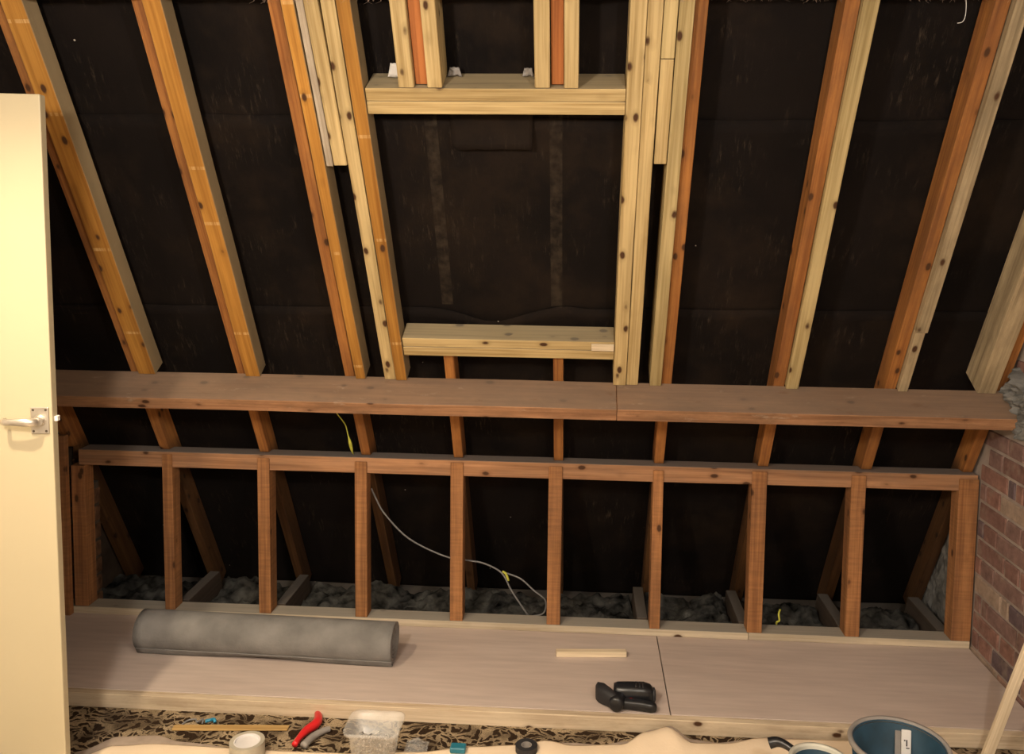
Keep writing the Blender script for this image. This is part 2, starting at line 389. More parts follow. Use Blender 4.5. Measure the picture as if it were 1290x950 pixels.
def box_obj(name, mat, lo, hi, parent=None, bev=0.002, kind=None):
    c = [(a + b) / 2 for a, b in zip(lo, hi)]
    h = [(b - a) / 2 for a, b in zip(lo, hi)]
    vs_ = [(sx * h[0], sy * h[1], sz * h[2]) for sx in (-1, 1) for sy in (-1, 1) for sz in (-1, 1)]
    fs = [(0, 1, 3, 2), (4, 6, 7, 5), (0, 4, 5, 1), (2, 3, 7, 6), (0, 2, 6, 4), (1, 5, 7, 3)]
    o = link(name, vs_, fs, mat, parent)
    o.location = c
    if bev: bevel(o, bev)
    return o

def prism(name, mat, poly, depth, mw, parent=None, bev=0.0018):
    n = len(poly)
    vs_ = [(p[0], 0, p[1]) for p in poly] + [(p[0], depth, p[1]) for p in poly]
    fs = [tuple(range(n)), tuple(range(2 * n - 1, n - 1, -1))] + [(i, (i + 1) % n, n + (i + 1) % n, n + i) for i in range(n)]
    o = link(name, vs_, fs, mat, parent, mw=mw)
    if bev: bevel(o, bev)
    return o

def lathe(name, mat, prof, seg=32, parent=None, loc=None, smooth=True, close=False):
    vs_, fs = [], []
    n = len(prof)
    for i in range(seg):
        a = 2 * math.pi * i / seg
        for r, z in prof: vs_.append((r * math.cos(a), r * math.sin(a), z))
    for i in range(seg):
        j = (i + 1) % seg
        for k in range(n - 1 if not close else n):
            k2 = (k + 1) % n
            fs.append((i * n + k, j * n + k, j * n + k2, i * n + k2))
    if not close:
        if prof[0][0] > 1e-4: fs.append(tuple(i * n for i in range(seg)))
        if prof[-1][0] > 1e-4: fs.append(tuple(i * n + n - 1 for i in reversed(range(seg))))
    o = link(name, vs_, fs, mat, parent, smooth)
    if loc: o.location = loc
    return o

def tube(name, mat, pts, rad, seg=8, parent=None, sub=6, loc=None):
    pts = [Vector(p) for p in pts]
    P = []
    m = len(pts)
    for i in range(m - 1):
        p0 = pts[max(0, i - 1)]; p1 = pts[i]; p2 = pts[i + 1]; p3 = pts[min(m - 1, i + 2)]
        for k in range(sub):
            t = k / sub
            P.append(0.5 * ((2 * p1) + (p2 - p0) * t + (2 * p0 - 5 * p1 + 4 * p2 - p3) * t * t + (3 * p1 - p0 - 3 * p2 + p3) * t ** 3))
    P.append(pts[-1])
    org = Vector(loc) if loc else Vector((0, 0, 0))
    vs_, fs = [], []
    for i, p in enumerate(P):
        d = (P[min(i + 1, len(P) - 1)] - P[max(i - 1, 0)]).normalized()
        a = d.cross(Vector((0.3, 0.2, 1))).normalized(); b = d.cross(a)
        rr = rad(i / (len(P) - 1)) if callable(rad) else rad
        for k in range(seg):
            q = 2 * math.pi * k / seg
            vs_.append(p - org + (a * math.cos(q) + b * math.sin(q)) * rr)
    for i in range(len(P) - 1):
        for k in range(seg):
            fs.append((i * seg + k, i * seg + (k + 1) % seg, (i + 1) * seg + (k + 1) % seg, (i + 1) * seg + k))
    fs.append(tuple(range(seg))[::-1]); fs.append(tuple((len(P) - 1) * seg + k for k in range(seg)))
    o = link(name, vs_, fs, mat, parent, True)
    if loc: o.location = loc
    return o

# ------------------------------------------------------------------ roof frame of reference
TH = 1.0281
CT, ST = math.cos(TH), math.sin(TH)
T = Vector((0, -CT, ST))            # up the slope
NI = Vector((0, -ST, -CT))          # into the room
RO = Vector((0, 0.0386, 0.7271))    # origin on the inner face of the old rafters
def rp(x, s, n=0.0): return RO + Vector((x, 0, 0)) + T * s + NI * n

def roof_timber(name, label, cat, mat, x0, x1, s0, s1, n0=0.0, D=0.1, skew=0.0, group=None, **kw):
    L = s1 - s0
    ex = T * L + Vector((skew, 0, 0))
    mw = frame(rp(x0, s0, n0), ex, (1, 0, 0))
    o = timber(name, mat, mw, ex.length, x1 - x0, D + n0 if n0 else D, **kw)
    return tag(o, label, cat, group)

# ================================================================== SETTING
XL, XR = -0.350, 3.462
PW = 0.615                         # platform depth
# carpeted floor slab, platform, eaves floor
fl = box_obj('floor', 'plaster', (-1.0, -5.0, -0.16), (XR + 0.1, 0.02, -0.056), bev=0)
tag(fl, kind='structure')
carpet = box_obj('carpet', 'carpet', (-0.6, -4.9, -0.0555), (XR - 0.012, -PW - 0.005, -0.0465), bev=0.003)
tag(carpet, 'dark brown floral patterned carpet on the floor before the platform', 'carpet')

plat = box_obj('floor_platform', 'joist', (XL + 0.004, -PW + 0.031, -0.055), (XR - 0.008, 0.09, -0.0105), bev=0)
tag(plat, 'boarded platform along the foot of the stud wall', kind='structure')
def child_world(o, parent):
    o.parent = parent; o.matrix_parent_inverse = Matrix.Translation(parent.location).inverted()
for a, b in ((XL + 0.006, 2.195), (2.199, XR - 0.010)):
    s = box_obj('hardboard_sheet', 'board', (a, -PW + 0.032, -0.010), (b, 0.088, 0.0), bev=0.001)
    child_world(s, plat)
eb = timber('edge_board', 'edge', frame((XL + 0.01, -PW - 0.002, -0.0525), (1, 0, 0), (0, 1, 0)), XR - XL - 0.03, 0.031, 0.052, jit=0.002, segs=30)
child_world(eb, plat)

fv = box_obj('floor_void', 'joist', (XL, 0.092, -0.16), (XR + 0.1, 0.75, -0.10), bev=0)
tag(fv, kind='structure')

ceil = None
def ceiling():
    # plasterboard with a broken front edge
    xs = [-1.0 + i * 0.02 for i in range(int((XR + 1.1) / 0.02) + 1)]
    vs_, fs = [], []
    for i, x in enumerate(xs):
        e = -0.972 + 0.010 * noise.noise((x * 9, 0, 0)) + 0.008 * noise.noise((x * 40, 3, 0))
        d = 2.324 + 0.006 * noise.noise((x * 14, 7, 0)) + 0.004 * noise.noise((x * 60, 2, 0))
        vs_ += [(x, -5.0, 2.330), (x, e, d), (x, e + 0.002, 2.346), (x, -5.0, 2.346)]
    for i in range(len(xs) - 1):
        a = i * 4; c = a + 4
        for k in range(4): fs.append((a + k, a + (k + 1) % 4, c + (k + 1) % 4, c + k))
    fs += [(0, 1, 2, 3), tuple(len(vs_) - 4 + k for k in (3, 2, 1, 0))]
    o = link('ceiling', vs_, fs, 'plaster')
    return tag(o, kind='structure')
ceiling()

# back and left walls (behind the camera / behind the door)
for nm, lo, hi in (('wall_back', (-1.0, -5.1, -0.16), (XR + 0.1, -5.0, 2.4)),
                   ('wall_left', (XL - 0.1, -1.02, -0.16), (XL, 0.75, 2.6)),
                   ('wall_hall', (-1.1, -5.0, -0.16), (-1.0, -1.02, 2.4)),
                   ('wall_return', (-1.0, -1.02, -0.16), (XL - 0.1, -0.92, 2.6))):
    tag(box_obj(nm, 'shaded_render' if nm == 'wall_left' else 'plaster', lo, hi, bev=0), kind='structure')

# right gable wall: mortar body with single bricks
def wall_right():
    P = [(-5.0, -0.16), (0.70, -0.16)]
    zt = lambda y: 0.7271 - (y - 0.0386) * math.tan(TH) + 0.12 / CT
    P += [(0.70, max(-0.1, zt(0.70))), (-1.15, zt(-1.15)), (-5.0, zt(-1.15))]
    n = len(P)
    vs_ = [(XR, p[0], p[1]) for p in P] + [(XR + 0.1, p[0], p[1]) for p in P]
    fs = [tuple(range(n)), tuple(range(2 * n - 1, n - 1, -1))] + [(i, (i + 1) % n, n + (i + 1) % n, n + i) for i in range(n)]
    wl = link('wall_right', vs_, fs, 'mortar')
    tag(wl, kind='structure')
    # brick meshes (a stretcher, a header, a narrow queen closer), slightly worn
    meshes = []
    for L, var in ((0.213, 0), (0.213, 1), (0.101, 2), (0.101, 3), (0.047, 4)):
        rnd = random.Random(var)
        H, Dp = 0.0625, 0.012
        pts = [(0, 0.004, 0.003), (0, L - 0.004, 0.003), (0, L - 0.003, H - 0.004), (0, 0.003, H - 0.003)]
        pts = [(-Dp * 0.5 + rnd.uniform(-.0015, .0015), p[1] + rnd.uniform(-.002, .002), p[2] + rnd.uniform(-.002, .002)) for p in pts]
        base = [(0.001, 0, 0), (0.001, L, 0), (0.001, L, H), (0.001, 0, H)]
        mid = [(pts[i][0] + 0.0035, base[i][1] * 0.999, base[i][2]) for i in range(4)]
        v = pts + mid + base
        f = [(0, 1, 2, 3)] + [(i, 4 + i, 4 + (i + 1) % 4, (i + 1) % 4) for i in range(4)] + [(4 + i, 8 + i, 8 + (i + 1) % 4, 4 + (i + 1) % 4) for i in range(4)]
        me = bpy.data.meshes.new('brick'); me.from_pydata(v, [], f)
        bm = bmesh.new(); bm.from_mesh(me); bmesh.ops.recalc_face_normals(bm, faces=bm.faces); bm.to_mesh(me); bm.free()
        me.materials.append(M['brick']); meshes.append((L, me))
    rnd = random.Random(3)
    z = -0.052; row = 0
    while z < 2.2:
        y = 0.0 - (0.0 if row % 2 == 0 else 0.056)
        y = 0.012 - rnd.uniform(0, 0.02)
        seq = 0 if row % 2 == 0 else 1
        first = True
        while y > -0.97:
            if first and row % 2: L, me = meshes[4]
            elif seq % 3 == 0: L, me = meshes[rnd.choice((0, 1))]
            elif rnd.random() < 0.22: L, me = meshes[4]
            else: L, me = meshes[rnd.choice((2, 3))]
            first = False; seq += 1
            y -= L
            if y > -1.05:
                # keep the purlin end clear
                P_ = Vector((0, y + L / 2, z + 0.03)) - RO; s_ = P_.dot(T); n_ = P_.dot(NI)
                if not (0.33 < s_ < 0.47 and n_ < 0.20) and n_ > 0.035:
                    o = bpy.data.objects.new('brick', me); COL.objects.link(o)
                    o.parent = wl; o.location = (XR, y, z); o.rotation_euler = (rnd.uniform(-.006, .006), 0, rnd.uniform(-.01, .01))
            y -= rnd.choice((0.0105, 0.012, 0.016))
        z += 0.0752; row += 1
    # rough mortar face behind the stud wall and round the purlin end
    def lump(nm, poly_fn, nu, nv, amp):
        vs_, fs = [], []
        for i in range(nu + 1):
            for j in range(nv + 1):
                y, zz = poly_fn(i / nu, j / nv)
                edge = min(i, nu - i, j, nv - j) == 0
                d = 0.0 if edge else amp * (0.45 + 0.9 * abs(noise.noise((y * 22, zz * 22, 5))) + 0.5 * noise.noise((y * 55, zz * 55, 1)))
                vs_.append((XR + 0.001 - max(0, d), y, zz))
        for i in range(nu):
            for j in range(nv):
                a = i * (nv + 1) + j
                fs.append((a, a + 1, a + nv + 2, a + nv + 1))
        o = link(nm, vs_, fs, 'rough_mortar', wl)
        for p in o.data.polygons: p.use_smooth = False
        return o
    lump('rough_mortar_face', lambda u, v: (0.10 + u * (0.50 - 0.30 * v), -0.09 + v * 0.62), 26, 30, 0.018)
    def pp(u, v):
        q = rp(0, 0.350 + 0.20 * v, 0.0 + 0.20 * u); return q.y, q.z
    lump('mortar_bedding', pp, 18, 18, 0.052)
    return wl
wall_right()

# left brick nib behind the end post
nib = box_obj('wall_nib', 'joist', (XL + 0.002, 0.078, -0.099), (-0.231, 0.118, 0.55), bev=0.002)
tag(nib, 'narrow brick nib behind the left end post', kind='structure')
for i in range(8):
    b_ = box_obj('brick', 'nibbrick', (XL + 0.01, 0.074 if i % 2 else 0.077, -0.09 + i * 0.078), (-0.2265, 0.119 if i % 2 else 0.116, -0.09 + i * 0.078 + 0.064), bev=0.003)
    child_world(b_, nib)

# ------------------------------------------------------------------ roofing felt, lapped sheets
OLDX = {-1: (-0.334, -0.294), 0: (0.086, 0.126), 1: (0.518, 0.557), 2: (0.9525, 0.9915), 3: (1.343, 1.381), 4: (1.760, 1.798), 5: (2.172, 2.211), 6: (2.593, 2.635), 7: (3.005, 3.047), 8: (3.406, 3.444)}
roof = empty('roof_lining'); tag(roof, 'black roofing felt laid over the rafters in lapped sheets', kind='structure')
def felt(s0, s1, n0, top_sag, seed):
    nx, ns = 150, max(8, int((s1 - s0) / 0.05))
    vs_, fs = [], []
    cent = sorted((a + b) / 2 for a, b in OLDX.values())
    for i in range(nx + 1):
        x = XL + 0.004 + (XR - XL - 0.006) * i / nx
        left = max([c for c in cent if c <= x], default=XL); right = min([c for c in cent if c > x], default=XR)
        u = (x - left) / max(1e-3, right - left)
        sag = math.sin(math.pi * u) ** 2
        for j in range(ns + 1):
            v = j / ns
            top = s1 + top_sag(x) + 0.006 * noise.noise((x * 3, seed, 0))
            s = s0 + (top - s0) * v
            n = n0 + 0.008 * sag * (0.6 + 0.5 * noise.noise((x * 2.5, s * 2.5, seed))) + 0.004 * max(0, v - 0.93) / 0.07 * (0.5 + noise.noise((x * 4, seed, 2))) + (0.022 * gauss(x, 1.54, 0.13) * max(0, v - 0.86) / 0.14 if seed == 3 else 0)
            vs_.append((x, s, n))
    for i in range(nx):
        for j in range(ns):
            a = i * (ns + 1) + j
            fs.append((a, a + 1, a + ns + 2, a + ns + 1))
    o = link('felt_sheet', vs_, fs, 'felt', roof, True)
    o.matrix_world = frame(RO, (1, 0, 0), T)
    md = o.modifiers.new('thick', 'SOLIDIFY'); md.thickness = 0.0015; md.offset = 0
    return o
gauss = lambda x, c, wd: math.exp(-((x - c) / wd) ** 2)
felt(1.36, 2.75, -0.1110, lambda x: 0, 1)
felt(0.58, 1.460, -0.1060, lambda x: 0.006 * math.sin(x * 2), 2)
felt(-0.18, 0.695, -0.1005, lambda x: 0.012 * (x - 1.6) - 0.050 * gauss(x, 1.53, 0.14) + 0.012 * gauss(x, 1.80, 0.06), 3)
felt(-1.05, -0.10, -0.1030, lambda x: 0, 4)
# torn flap hanging in the top of the opening
def flap():
    vs_, fs = [], []
    nx, ns = 16, 8
    for i in range(nx + 1):
        for j in range(ns + 1):
            u, v = i / nx, j / ns
            x = 1.424 + 0.274 * u + 0.012 * (1 - v) * (0.5 - u); s = 1.362 + 0.16 * v + 0.004 * noise.noise((u * 5, 0, 4)) * (1 - v) + (0.012 * (1 - v) if i == 0 else 0)
            vs_.append((x, s, -0.096 + 0.030 * (1 - v) ** 2 + 0.003 * math.sin(u * 7)))
    for i in range(nx):
        for j in range(ns):
            a = i * (ns + 1) + j; fs.append((a, a + 1, a + ns + 2, a + ns + 1))
    o = link('felt_flap', vs_, fs, 'felt', roof, True); o.matrix_world = frame(RO, (1, 0, 0), T)
    o.modifiers.new('thick', 'SOLIDIFY').thickness = 0.0015
flap()

# ================================================================== TIMBER FRAME
PZ0, PZ1, PY0, PY1 = 0.648, 0.714, 0.010, 0.100      # top plate section
def to_sn(y, z):
    v = Vector((0, y, z)) - RO; return v.dot(T), -v.dot(NI)   # local x, local z (outwards)
def yin(z): return 0.0386 - (z - 0.7271) / math.tan(TH)
def old_rafter(name, label, x0, x1, s0, s1, mat='old', notch=True, depth=0.09, group=None, skew=0.0):
    lo, hi = s0, s1
    poly = [(lo, 0.0)]
    if notch:
        g = 0.0015
        for y, z in ((yin(PZ0 - g), PZ0 - g), (PY1 + g, PZ0 - g), (PY1 + g, PZ1 + g), (yin(PZ1 + g), PZ1 + g)):
            a, b_ = to_sn(y, z); poly.append((a, max(0.0, b_) if b_ > 1e-4 else 0.0))
    poly += [(hi, 0.0), (hi, depth), (lo, depth)]
    o = prism(name, mat, poly, x1 - x0, frame(rp(x0, 0, 0), T + Vector((skew, 0, 0)), (1, 0, 0)))
    return tag(o, label, 'rafter', group)

FOOT = -0.955
old_lab = {-1: 'old brown rafter at the far left, behind the cream door',
           0: 'old orange rafter nearest the cream door, left of its sister timber',
           1: 'old orange rafter second from the cream door',
           2: 'old orange rafter at the left edge of the roof-window framing',
           5: 'old orange rafter at the right edge of the roof-window framing',
           6: 'old orange rafter with a yellowish sister, right of the roof-window framing',
           7: 'old orange rafter beside the grey jointed sister, second from the brick wall',
           8: 'old orange rafter tight against the brick gable wall'}
for k, lab in old_lab.items():
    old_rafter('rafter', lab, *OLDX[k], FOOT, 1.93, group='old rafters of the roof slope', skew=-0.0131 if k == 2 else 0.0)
for k, w_ in ((3, 'left'), (4, 'right')):
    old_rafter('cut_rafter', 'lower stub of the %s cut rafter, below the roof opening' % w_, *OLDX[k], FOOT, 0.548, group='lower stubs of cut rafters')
    x0, x1 = OLDX[k]
    roof_timber('cut_rafter', 'reddish upper stub of the %s cut rafter, between two new timbers' % w_, 'rafter', 'stub', x0, x1, 1.612, 1.93, group='upper stubs of cut rafters')

RT = roof_timber
PS = 0.4245       # upper face of the purlin
g1 = 'sister timbers nailed to the rafters'
RT('sister_rafter', 'amber sister timber on the leftmost visible rafter, beside the door top', 'timber', 'amber', 0.128, 0.196, PS, 1.93, 0.02, 0.052, group=g1)
RT('sister_rafter', 'amber sister timber on the second rafter from the door', 'timber', 'amber', 0.559, 0.617, PS, 1.93, 0.02, 0.052, group=g1, wane=(0.4, 0.9, 0.004))
RT('sister_rafter', 'knotty amber sister timber on the rafter left of the roof-window framing', 'timber', 'amber', 0.995, 1.034, PS, 1.93, 0.02, 0.065, skew=-0.022, group=g1)
RT('sister_rafter', 'pale yellow sister timber on the first rafter right of the roof-window framing', 'timber', 'new2', 2.637, 2.682, PS, 1.93, 0.02, 0.1, group=g1)
RT('sister_rafter', 'long weathered grey upper sister timber second from the brick wall', 'timber', 'grey', 3.049, 3.090, 0.704, 1.93, 0.024, 0.1, group=g1)
RT('sister_rafter', 'short grey sister offcut meeting the purlin second from the brick wall', 'timber', 'grey', 3.049, 3.084, PS, 0.702, 0.020, 0.1, group=g1)
RT('sister_rafter', 'wide grey weathered sister timber nearest the brick wall', 'timber', 'grey', 3.336, 3.404, PS, 1.93, 0.02, 0.1, group=g1, cut0=0.0)

# left trimmer pack
g2 = 'packed timbers left of the roof opening'
RT('packer', 'whitish plaster-smeared packing strip left of the roof opening', 'timber', 'white', 1.0245, 1.0465, 1.337, 1.93, 0.016, 0.1, skew=-0.009, group=g2)
RT('packer', 'short yellow pine packer beside the whitish strip', 'timber', 'new', 1.051, 1.0945, 1.342, 1.93, 0.020, 0.1, skew=-0.012, group=g2)
RT('trimmer_rafter', 'yellow pine trimmer on the left pack, beside the narrow black gap', 'timber', 'new', 1.109, 1.151, PS, 1.93, 0.018, 0.1, skew=-0.019, group=g2)
RT('trimmer_rafter', 'amber trimmer timber forming the left side of the roof opening', 'timber', 'amber', 1.153, 1.196, PS, 1.93, 0.022, 0.055, skew=-0.016, group=g2)
# right trimmer pack
g3 = 'packed timbers right of the roof opening'
RT('trimmer_rafter', 'yellow pine trimmer forming the right side of the roof opening', 'timber', 'new', 1.988, 2.036, PS, 1.93, 0.022, 0.1, group=g3)
RT('trimmer_rafter', 'second yellow pine trimmer right of the roof opening, left of the black slot', 'timber', 'new', 2.038, 2.082, PS, 1.93, 0.018, 0.1, group=g3)
RT('packer', 'short pine packer closing the top of the right black slot', 'timber', 'new', 2.085, 2.124, 1.356, 1.698, 0.018, 0.1, group=g3)
RT('packer', 'pine packer end piece above the short packer, right pack', 'timber', 'new2', 2.085, 2.124, 1.701, 1.93, 0.021, 0.1, group=g3)
RT('sister_rafter', 'yellow pine sister right of the black slot, beside an orange rafter', 'timber', 'new2', 2.127, 2.170, PS, 1.93, 0.020, 0.1, group=g3)

# twin timbers on the upper stubs
g4 = 'short twin timbers above the header'
for k, (a, b_) in enumerate(((1.294, 1.341), (1.383, 1.428), (1.711, 1.757), (1.800, 1.843))):
    RT('stub_sister', ['short pine timber left of the left reddish stub', 'short pine timber right of the left reddish stub', 'short pine timber left of the right reddish stub', 'short pine timber right of the right reddish stub'][k] + ', above the header', 'timber', 'new', a, b_, 1.609, 1.93, 0.02, 0.1, group=g4)

# headers: paired boards across the opening, x along grain
def cross_board(name, label, mat, x0, x1, s0, s1, n0, D, group, **kw):
    # local X = world x, local Y = down the slope... ey chosen so that Z points outwards
    ex = Vector((1, 0, 0)); ey = -T
    mw = frame(rp(x0, s1, n0), ex, ey)
    o = timber(name, mat, mw, x1 - x0, s1 - s0, D, jit=0.0004, **kw)
    return tag(o, label, 'timber', group)
g5 = 'paired header boards of the roof opening'
cross_board('header_board', 'upper board of the pine header across the top of the opening', 'new', 1.188, 1.9865, 1.566, 1.607, 0.020, 0.125, g5)
cross_board('header_board', 'lower board of the pine header across the top of the opening', 'new', 1.188, 1.9865, 1.523, 1.5645, 0.021, 0.125, g5)
cross_board('sill_board', 'upper board of the pine trimmer across the bottom of the opening', 'new', 1.198, 1.9865, 0.592, 0.631, 0.020, 0.095, g5)
cross_board('sill_board', 'lower board of the pine trimmer across the bottom of the opening', 'new', 1.198, 1.9865, 0.5505, 0.5905, 0.022, 0.095, g5)
cross_board('packing_offcut', 'small bright fresh pine offcut on the right end of the lower trimmer', 'pale', 1.902, 1.985, 0.597, 0.625, 0.031, 0.0105, None)

def scrap(label, x, s, n, wd, ht, rot, mat='label'):
    v, f = [], []
    for i in range(7):
        for j in range(5):
            u, w_ = i / 6 - 0.5, j / 4
            v.append((u * wd * (1 - 0.35 * w_), 0.010 * noise.noise((u * 5, w_ * 4, x)), w_ * ht + 0.004 * noise.noise((u * 8, 0, 1))))
    for i in range(6):
        for j in range(4): f.append((i * 5 + j, i * 5 + 5 + j, i * 5 + 6 + j, i * 5 + 1 + j))
    o = link('felt_scrap', v, f, mat, None, True)
    o.matrix_world = frame(rp(x, s, n), (1, 0, 0), -NI) @ Matrix.Rotation(rot, 4, 'Y')
    o.modifiers.new('thick', 'SOLIDIFY').thickness = 0.002
    return tag(o, label, 'scrap')
scrap('pale crumpled plastic scrap standing behind the header left of the left stub', 1.270, 1.611, -0.060, 0.050, 0.045, 0.1)
scrap('thin grey plastic scrap behind the header right of the left stub', 1.455, 1.611, -0.072, 0.045, 0.028, 0.0, 'greyplastic')
scrap('small grey plastic scrap behind the header left of the right stub', 1.685, 1.611, -0.072, 0.035, 0.026, 0.0, 'greyplastic')
# purlin in two lengths, set square to the slope
def purlin(label, x0, x1):
    mw = frame(rp(x0, 0.423, 0.155), (1, 0, 0), -T)
    o = timber('purlin', 'purlin', mw, x1 - x0, 0.055, 0.1545, jit=0.0015)
    return tag(o, label, 'beam', 'purlin lengths')
purlin('long brown purlin beam, left length, crossing below the roof opening', -0.345, 2.000)
purlin('brown purlin beam, right length running into the brick wall', 2.0015, 3.4605)

# ---- stud wall
tp = timber('top_plate', 'plate', frame((-0.255, PY0, PZ0), (1, 0, 0), (0, 1, 0)), 3.452 + 0.255, PY1 - PY0, PZ1 - PZ0, jit=0.0010, segs=40)
tag(tp, 'dusty brown top plate capping the low stud wall', 'timber')
for a, b_, lab in ((-0.335, 2.569, 'long grey sole plate under the stud wall, left length'), (2.571, 3.452, 'shorter grey sole plate under the stud wall, ending at the brick wall')):
    o = timber('sole_plate', 'sole', frame((a, 0.0, 0.0005), (1, 0, 0), (0, 1, 0)), b_ - a, 0.086, 0.030, jit=0.0012)
    tag(o, lab, 'timber', 'sole plate lengths')
studs = [(.113, .156), (.522, .573), (.935, .986), (1.336, 1.389), (1.741, 1.797), (2.166, 2.208), (2.563, 2.623), (2.957, 3.014), (3.377, 3.4535)]
words = ['first', 'second', 'third', 'fourth', 'fifth', 'sixth', 'seventh', 'eighth']
for i, (a, b_) in enumerate(studs):
    top = 0.706 - 0.004 * (i % 3)
    # side profile (local x = up, local z = into the wall is negative y here): notched round the plate
    d0, d1 = 0.001, 0.072 + 0.006 * (i % 2)
    poly = [(0.031, d0), (top, d0), (top, 0.0085), (PZ0 - 0.0015, 0.0085), (PZ0 - 0.0015, d1), (0.031, d1)]
    mw = frame((b_, 0, 0), (0, 0, 1), (-1, 0, 0))
    o = prism('wall_stud', 'stud', [(p[0], p[1]) for p in poly], b_ - a, mw)
    # frame: X=up, Y=-x, Z = up x -x = -y ... mirror so depth goes into the wall
    for v in o.data.vertices: v.co.z = -v.co.z
    o.data.flip_normals()
    tag(o, 'upright wall stud, %s from the door side of the low stud wall' % words[i] if i < 8 else 'wide brown end post standing against the brick wall', 'stud', 'studs of the low wall' if i < 8 else None)
    if i == 8: o.name = 'end_post'
# end posts
def post(label, a, b_, y0, y1, z0, z1, mat='stud'):
    o = timber('end_post', mat, frame((a, y1, z0), (0, 0, 1), (0, -1, 0)), z1 - z0, y1 - y0, b_ - a)
    return tag(o, label, 'stud', None)
post('left end post of the stud wall half hidden by the door', -0.285, -0.225, 0.001, 0.070, 0.0315, 0.646)
post('narrow dark post at the far left edge, close behind the door', -0.343, -0.2885, -0.030, -0.002, 0.001, 0.78)

# eaves joists beside the rafter feet
jl = [(0.130, 0.176, 'left of the second stud'), (0.562, 0.606, 'behind the second stud'), (2.120, 2.165, 'behind the sixth stud'), (2.545, 2.589, 'left of the seventh stud foot'), (2.955, 3.001, 'behind the eighth stud'), (3.355, 3.403, 'nearest the brick wall')]
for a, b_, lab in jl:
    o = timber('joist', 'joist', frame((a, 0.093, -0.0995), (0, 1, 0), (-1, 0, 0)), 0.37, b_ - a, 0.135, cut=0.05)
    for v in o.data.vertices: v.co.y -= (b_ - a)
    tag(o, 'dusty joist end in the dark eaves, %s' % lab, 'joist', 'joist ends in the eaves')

# ================================================================== LOOSE THINGS IN THE EAVES
def wool():
    vs_, fs = [], []
    nx, ny = 300, 26
    for i in range(nx + 1):
        x = XL + 0.01 + (XR - XL - 0.05) * i / nx
        for j in range(ny + 1):
            y = 0.096 + 0.36 * j / ny
            h = 0.045 + 0.055 * noise.noise((x * 5, y * 5, 0)) + 0.040 * abs(noise.noise((x * 13, y * 13, 4))) + 0.018 * noise.noise((x * 34, y * 34, 2)) + 0.010 * noise.noise((x * 70, y * 70, 8))
            h *= min(1, (j + 1) / 3)
            for a, b_, _ in jl:
                if a - 0.012 < x < b_ + 0.012: h = min(h, 0.02)
            vs_.append((x, y, -0.098 + max(0.004, h + 0.012)))
    for i in range(nx):
        for j in range(ny):
            a = i * (ny + 1) + j; fs.append((a, a + ny + 1, a + ny + 2, a + 1))
    o = link('loft_insulation', vs_, fs, 'wool', None, True)
    tag(o, 'shade-darkened grey mineral wool insulation lying in the dark eaves', 'insulation', kind='stuff')
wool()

c1 = tube('electric_cable', 'cable', [(0.985, 0.085, 0.560), (1.00, 0.10, 0.515), (1.04, 0.10, 0.445), (1.143, 0.11, 0.337), (1.297, 0.11, 0.266), (1.40, 0.10, 0.255), (1.468, 0.10, 0.244), (1.543, 0.10, 0.205), (1.588, 0.10, 0.126), (1.657, 0.10, 0.024)], 0.0036, 8)
tag(c1, 'grey electric cable hanging in a long curve behind the studs', 'cable')
c2 = tube('electric_cable', 'cable', [(1.545, 0.112, 0.205), (1.621, 0.11, 0.18), (1.68, 0.11, 0.13), (1.731, 0.105, 0.09), (1.725, 0.10, 0.037), (1.681, 0.10, 0.020)], 0.0036, 8)
tag(c2, 'short loop of grey cable falling to the sole plate', 'cable')
t_ = tube('cable_sleeve', 'wireyellow', [(1.545, 0.106, 0.209), (1.560, 0.106, 0.200), (1.572, 0.106, 0.170)], 0.0052, 8, parent=None)
tag(t_, 'yellow sleeve where the two grey cables join', 'sleeve')
y1 = tube('earth_wire', 'wireyellow', [(0.872, -0.06, 0.925), (0.873, -0.02, 0.897), (0.898, -0.005, 0.855), (0.908, 0.0, 0.812), (0.914, 0.005, 0.783), (0.917, 0.03, 0.735), (0.918, 0.05, 0.7175)], lambda t: 0.0022 + (0.005 * gauss(t, 0.72, 0.12)), 8)
tag(y1, 'yellow wire dangling between the purlin and the top plate', 'wire')
y2 = tube('earth_wire', 'wireyellow', [(2.700, 0.084, 0.034), (2.698, 0.070, 0.050), (2.706, 0.060, 0.062), (2.704, 0.066, 0.085), (2.712, 0.080, 0.10)], 0.004, 8)
tag(y2, 'short yellow wire end poking up over the sole plate', 'wire')

